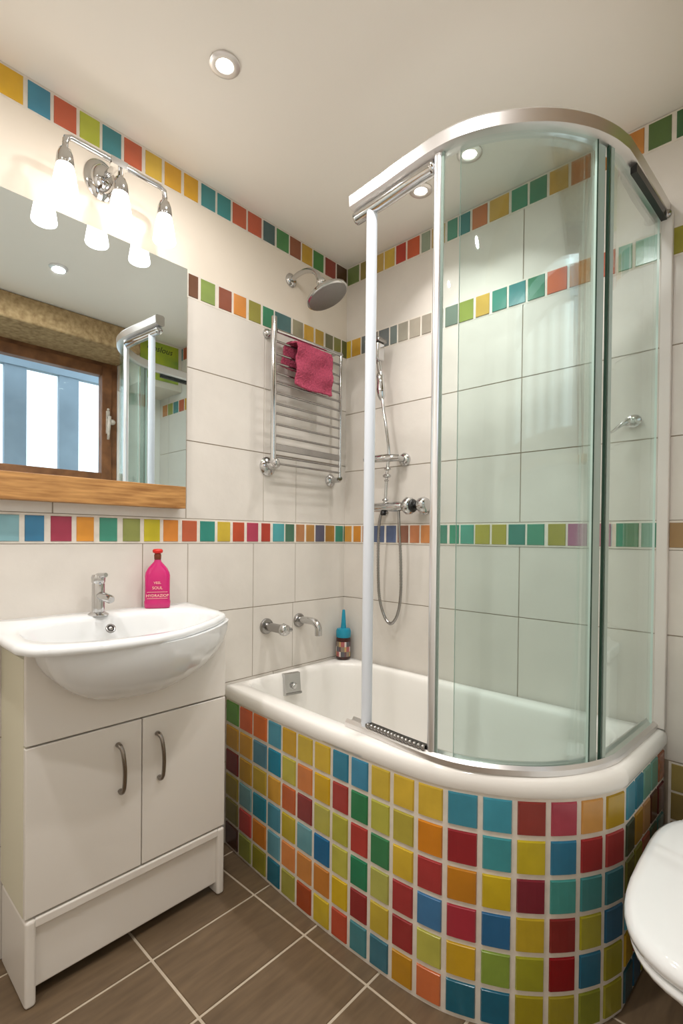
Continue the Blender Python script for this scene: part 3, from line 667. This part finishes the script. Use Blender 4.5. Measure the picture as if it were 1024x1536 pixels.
b = MB(); b.loft([flask(w_, w_, z_, e=1) for w_, z_ in ((.0085, .145), (.010, .148), (.0105, .160), (.0085, .165))], M['neck']); obj('neck', b, t, autosm=60)
b = MB(); b.loft([flask(w_, w_, z_, e=1) for w_, z_ in ((.009, .165), (.0145, .168), (.0150, .174), (.012, .178), (.004, .179))], M['redcap']); obj('cap', b, t, autosm=60)
b = MB(); fp = org+nx*.0172
text_mesh(b, 'VEEL', fp+Vector((0, 0, .074)), ny, (0, 0, 1), .010, M['ink'])
text_mesh(b, 'SOUL', fp+Vector((0, 0, .058)), ny, (0, 0, 1), .012, M['ink'])
text_mesh(b, 'HYDRAZIOP', fp+Vector((0, 0, .035)), ny, (0, 0, 1), .0115, M['ink'])
for z0 in (.030, .049):
    p = fp+Vector((0, 0, z0)); b.add([p-ny*.029, p+ny*.029, p+ny*.029+Vector((0, 0, .001)), p-ny*.029+Vector((0, 0, .001)), p-ny*.029+nx*.0006, p+ny*.029+nx*.0006, p+ny*.029+Vector((0, 0, .001))+nx*.0006, p-ny*.029+Vector((0, 0, .001))+nx*.0006], [(4, 5, 6, 7), (0, 3, 2, 1), (0, 1, 5, 4), (3, 7, 6, 2), (0, 4, 7, 3), (1, 2, 6, 5)], M['ink'])
obj('lettering', b, t)

# ================================================================== MIRROR, SHELF, WALL LAMP
t = thing('wall_mirror', 'large frameless wall mirror over the washbasin reflecting the window', 'mirror', (0.004, -1.2, 1.232))
b = MB(); b.box((.004, -1.62, 1.233), (.018, -.785, 1.937), M['steel']); o = obj('backing', b, t)
b = MB(); b.box((.0182, -1.62, 1.233), (.020, -.785, 1.937), M['mirror']); obj('mirror_glass', b, t)
b = MB(); b.box((.0045, -1.64, 1.163), (.048, -.800, 1.2325), M['oak'])
tag(obj('wooden_shelf', b, bevel=.002), 'oak ledge running along the bottom edge of the mirror', 'shelf')
t = thing('wall_lamp', 'chrome three-light wall lamp with lit frosted shades above the mirror', 'wall lamp', (.003, -1.05, 2.09))
b = MB(); b.lathe([(.048, .003), (.050, .006), (.044, .012), (.034, .016), (.028, .030), (.020, .036), (.004, .038)], (0, -1.05, 2.088), (1, 0, 0), M['chrome'], 36, .92, 1.15); obj('wall_plate', b, t, autosm=40)
b = MB(); b.tube([(.03, -1.045, 2.092), (.10, -1.04, 2.092)], .009, M['chrome']); b.box((.092, -1.062, 2.082), (.108, -1.018, 2.102), M['chrome']); obj('arm', b, t, autosm=40)
b = MB(); b.tube([(.10, -1.175, 2.070), (.10, -1.172, 2.086), (.10, -1.160, 2.092), (.10, -.920, 2.092), (.10, -.908, 2.086), (.10, -.905, 2.066)], .0075, M['chrome'], 12); obj('bar', b, t, autosm=60)
for y in (-1.175, -1.035, -.906):
    z = 2.02; b = MB(); b.lathe([(.0065, .062), (.0075, .040), (.014, .034), (.019, .020), (.0215, -.002), (.020, -.006)], (.10, y, z), (0, 0, 1), M['chrome'], 24); so = obj('socket', b, t, autosm=50)
    b = MB(); b.lathe([(.017, .0), (.021, -.010), (.025, -.030), (.029, -.055), (.0325, -.078), (.031, -.082), (.026, -.080), (.01, -.078)], (.10, y, z), (0, 0, 1), M['shade'], 28); obj('lamp_shade', b, so)

# downlights
dl = ['chrome downlight in the ceiling nearest the wall lamp', 'chrome ceiling downlight over the shower, seen through the curved glass', 'chrome ceiling downlight over the shower, seen in the doorway between the posts', 'chrome ceiling downlight seen only in the mirror', 'added fill downlight, out of view above the window side of the room', 'added fill downlight, out of view behind the camera by the front wall']
for (x, y), lab in zip(DOWN, dl):
    t = thing('downlight', lab, 'downlight', (x, y, H), 'recessed ceiling downlights')
    b = MB(); b.lathe([(.038, -.0005), (.038, -.004), (.031, -.007), (.022, -.006), (.019, -.001)], (x, y, H), (0, 0, 1), M['alurail'], 28); obj('bezel', b, t, autosm=50)
    b = MB(); b.lathe([(.019, -.0015), (.017, -.004), (.005, -.005)], (x, y, H), (0, 0, 1), M['bulb'], 24); obj('bulb', b, t)

# poster
b = MB(); b.box((1.4355, -.275, 2.02), (1.4395, -.03, 2.245), M['poster'])
t = obj('poster', b); tag(t, 'lime green poster with black script lettering by the lintel, seen in the mirror', 'poster')
b = MB(); text_mesh(b, 'Coslous', (1.4353, -.155, 2.19), (0, 1, 0), (0, 0, 1), .05, M['pink2'], .0004, .3); obj('lettering', b, t)

# ================================================================== TOILET
def tr_ring(hw, y0, y1, z, fr=.667, cx=1.44, n=48, e=.5):
    out = []; cy = (y0+y1)/2; hl = (y1-y0)/2
    for k in range(n):
        a = 2*PI*k/n; c_, s_ = math.cos(a), math.sin(a)
        ee = e if s_ > 0 else fr
        out.append((cx+hw*math.copysign(abs(c_)**ee, c_), cy+hl*math.copysign(abs(s_)**ee, s_), z))
    return out
t = thing('toilet', 'white toilet with closed lid at the right edge beside the bath', 'toilet', (1.44, -.4, 0))
b = MB(); b.loft([tr_ring(h_, a_, c_, z_) for h_, a_, c_, z_ in ((.180, -.735, -.215, .404), (.187, -.747, -.209, .408), (.188, -.750, -.208, .418), (.186, -.746, -.210, .428), (.178, -.735, -.218, .4345), (.165, -.718, -.232, .437), (.12, -.66, -.28, .438))], M['ceramic']); obj('lid', b, t, autosm=70)
b = MB(); b.loft([tr_ring(h_, a_, c_, z_) for h_, a_, c_, z_ in ((.170, -.735, -.215, .384), (.178, -.748, -.212, .388), (.180, -.750, -.212, .396), (.176, -.742, -.215, .402))], M['ceramic']); obj('seat', b, t, autosm=70)
b = MB(); b.loft([tr_ring(h_, a_, c_, z_, .7) for h_, a_, c_, z_ in ((.095, -.50, -.10, FZ), (.10, -.51, -.09, .02), (.095, -.50, -.09, .10), (.105, -.54, -.08, .18), (.130, -.62, -.06, .27), (.160, -.70, -.03, .34), (.172, -.735, -.02, .375), (.170, -.735, -.02, .383), (.16, -.72, -.03, .384))], M['ceramic']); obj('bowl', b, t, autosm=70)
b = MB(); b.box((1.30, -.185, .385), (1.60, -.012, .74), M['ceramic']); ci = obj('cistern', b, t, bevel=.02)
b = MB(); b.box((1.292, -.192, .741), (1.608, -.008, .775), M['ceramic']); cl = obj('cistern_lid', b, ci, bevel=.01)
b = MB(); b.lathe([(.02, 0), (.02, .004), (.017, .007), (.003, .007)], (1.45, -.1, .775), (0, 0, 1), M['chrome']); obj('flush_button', b, ci)
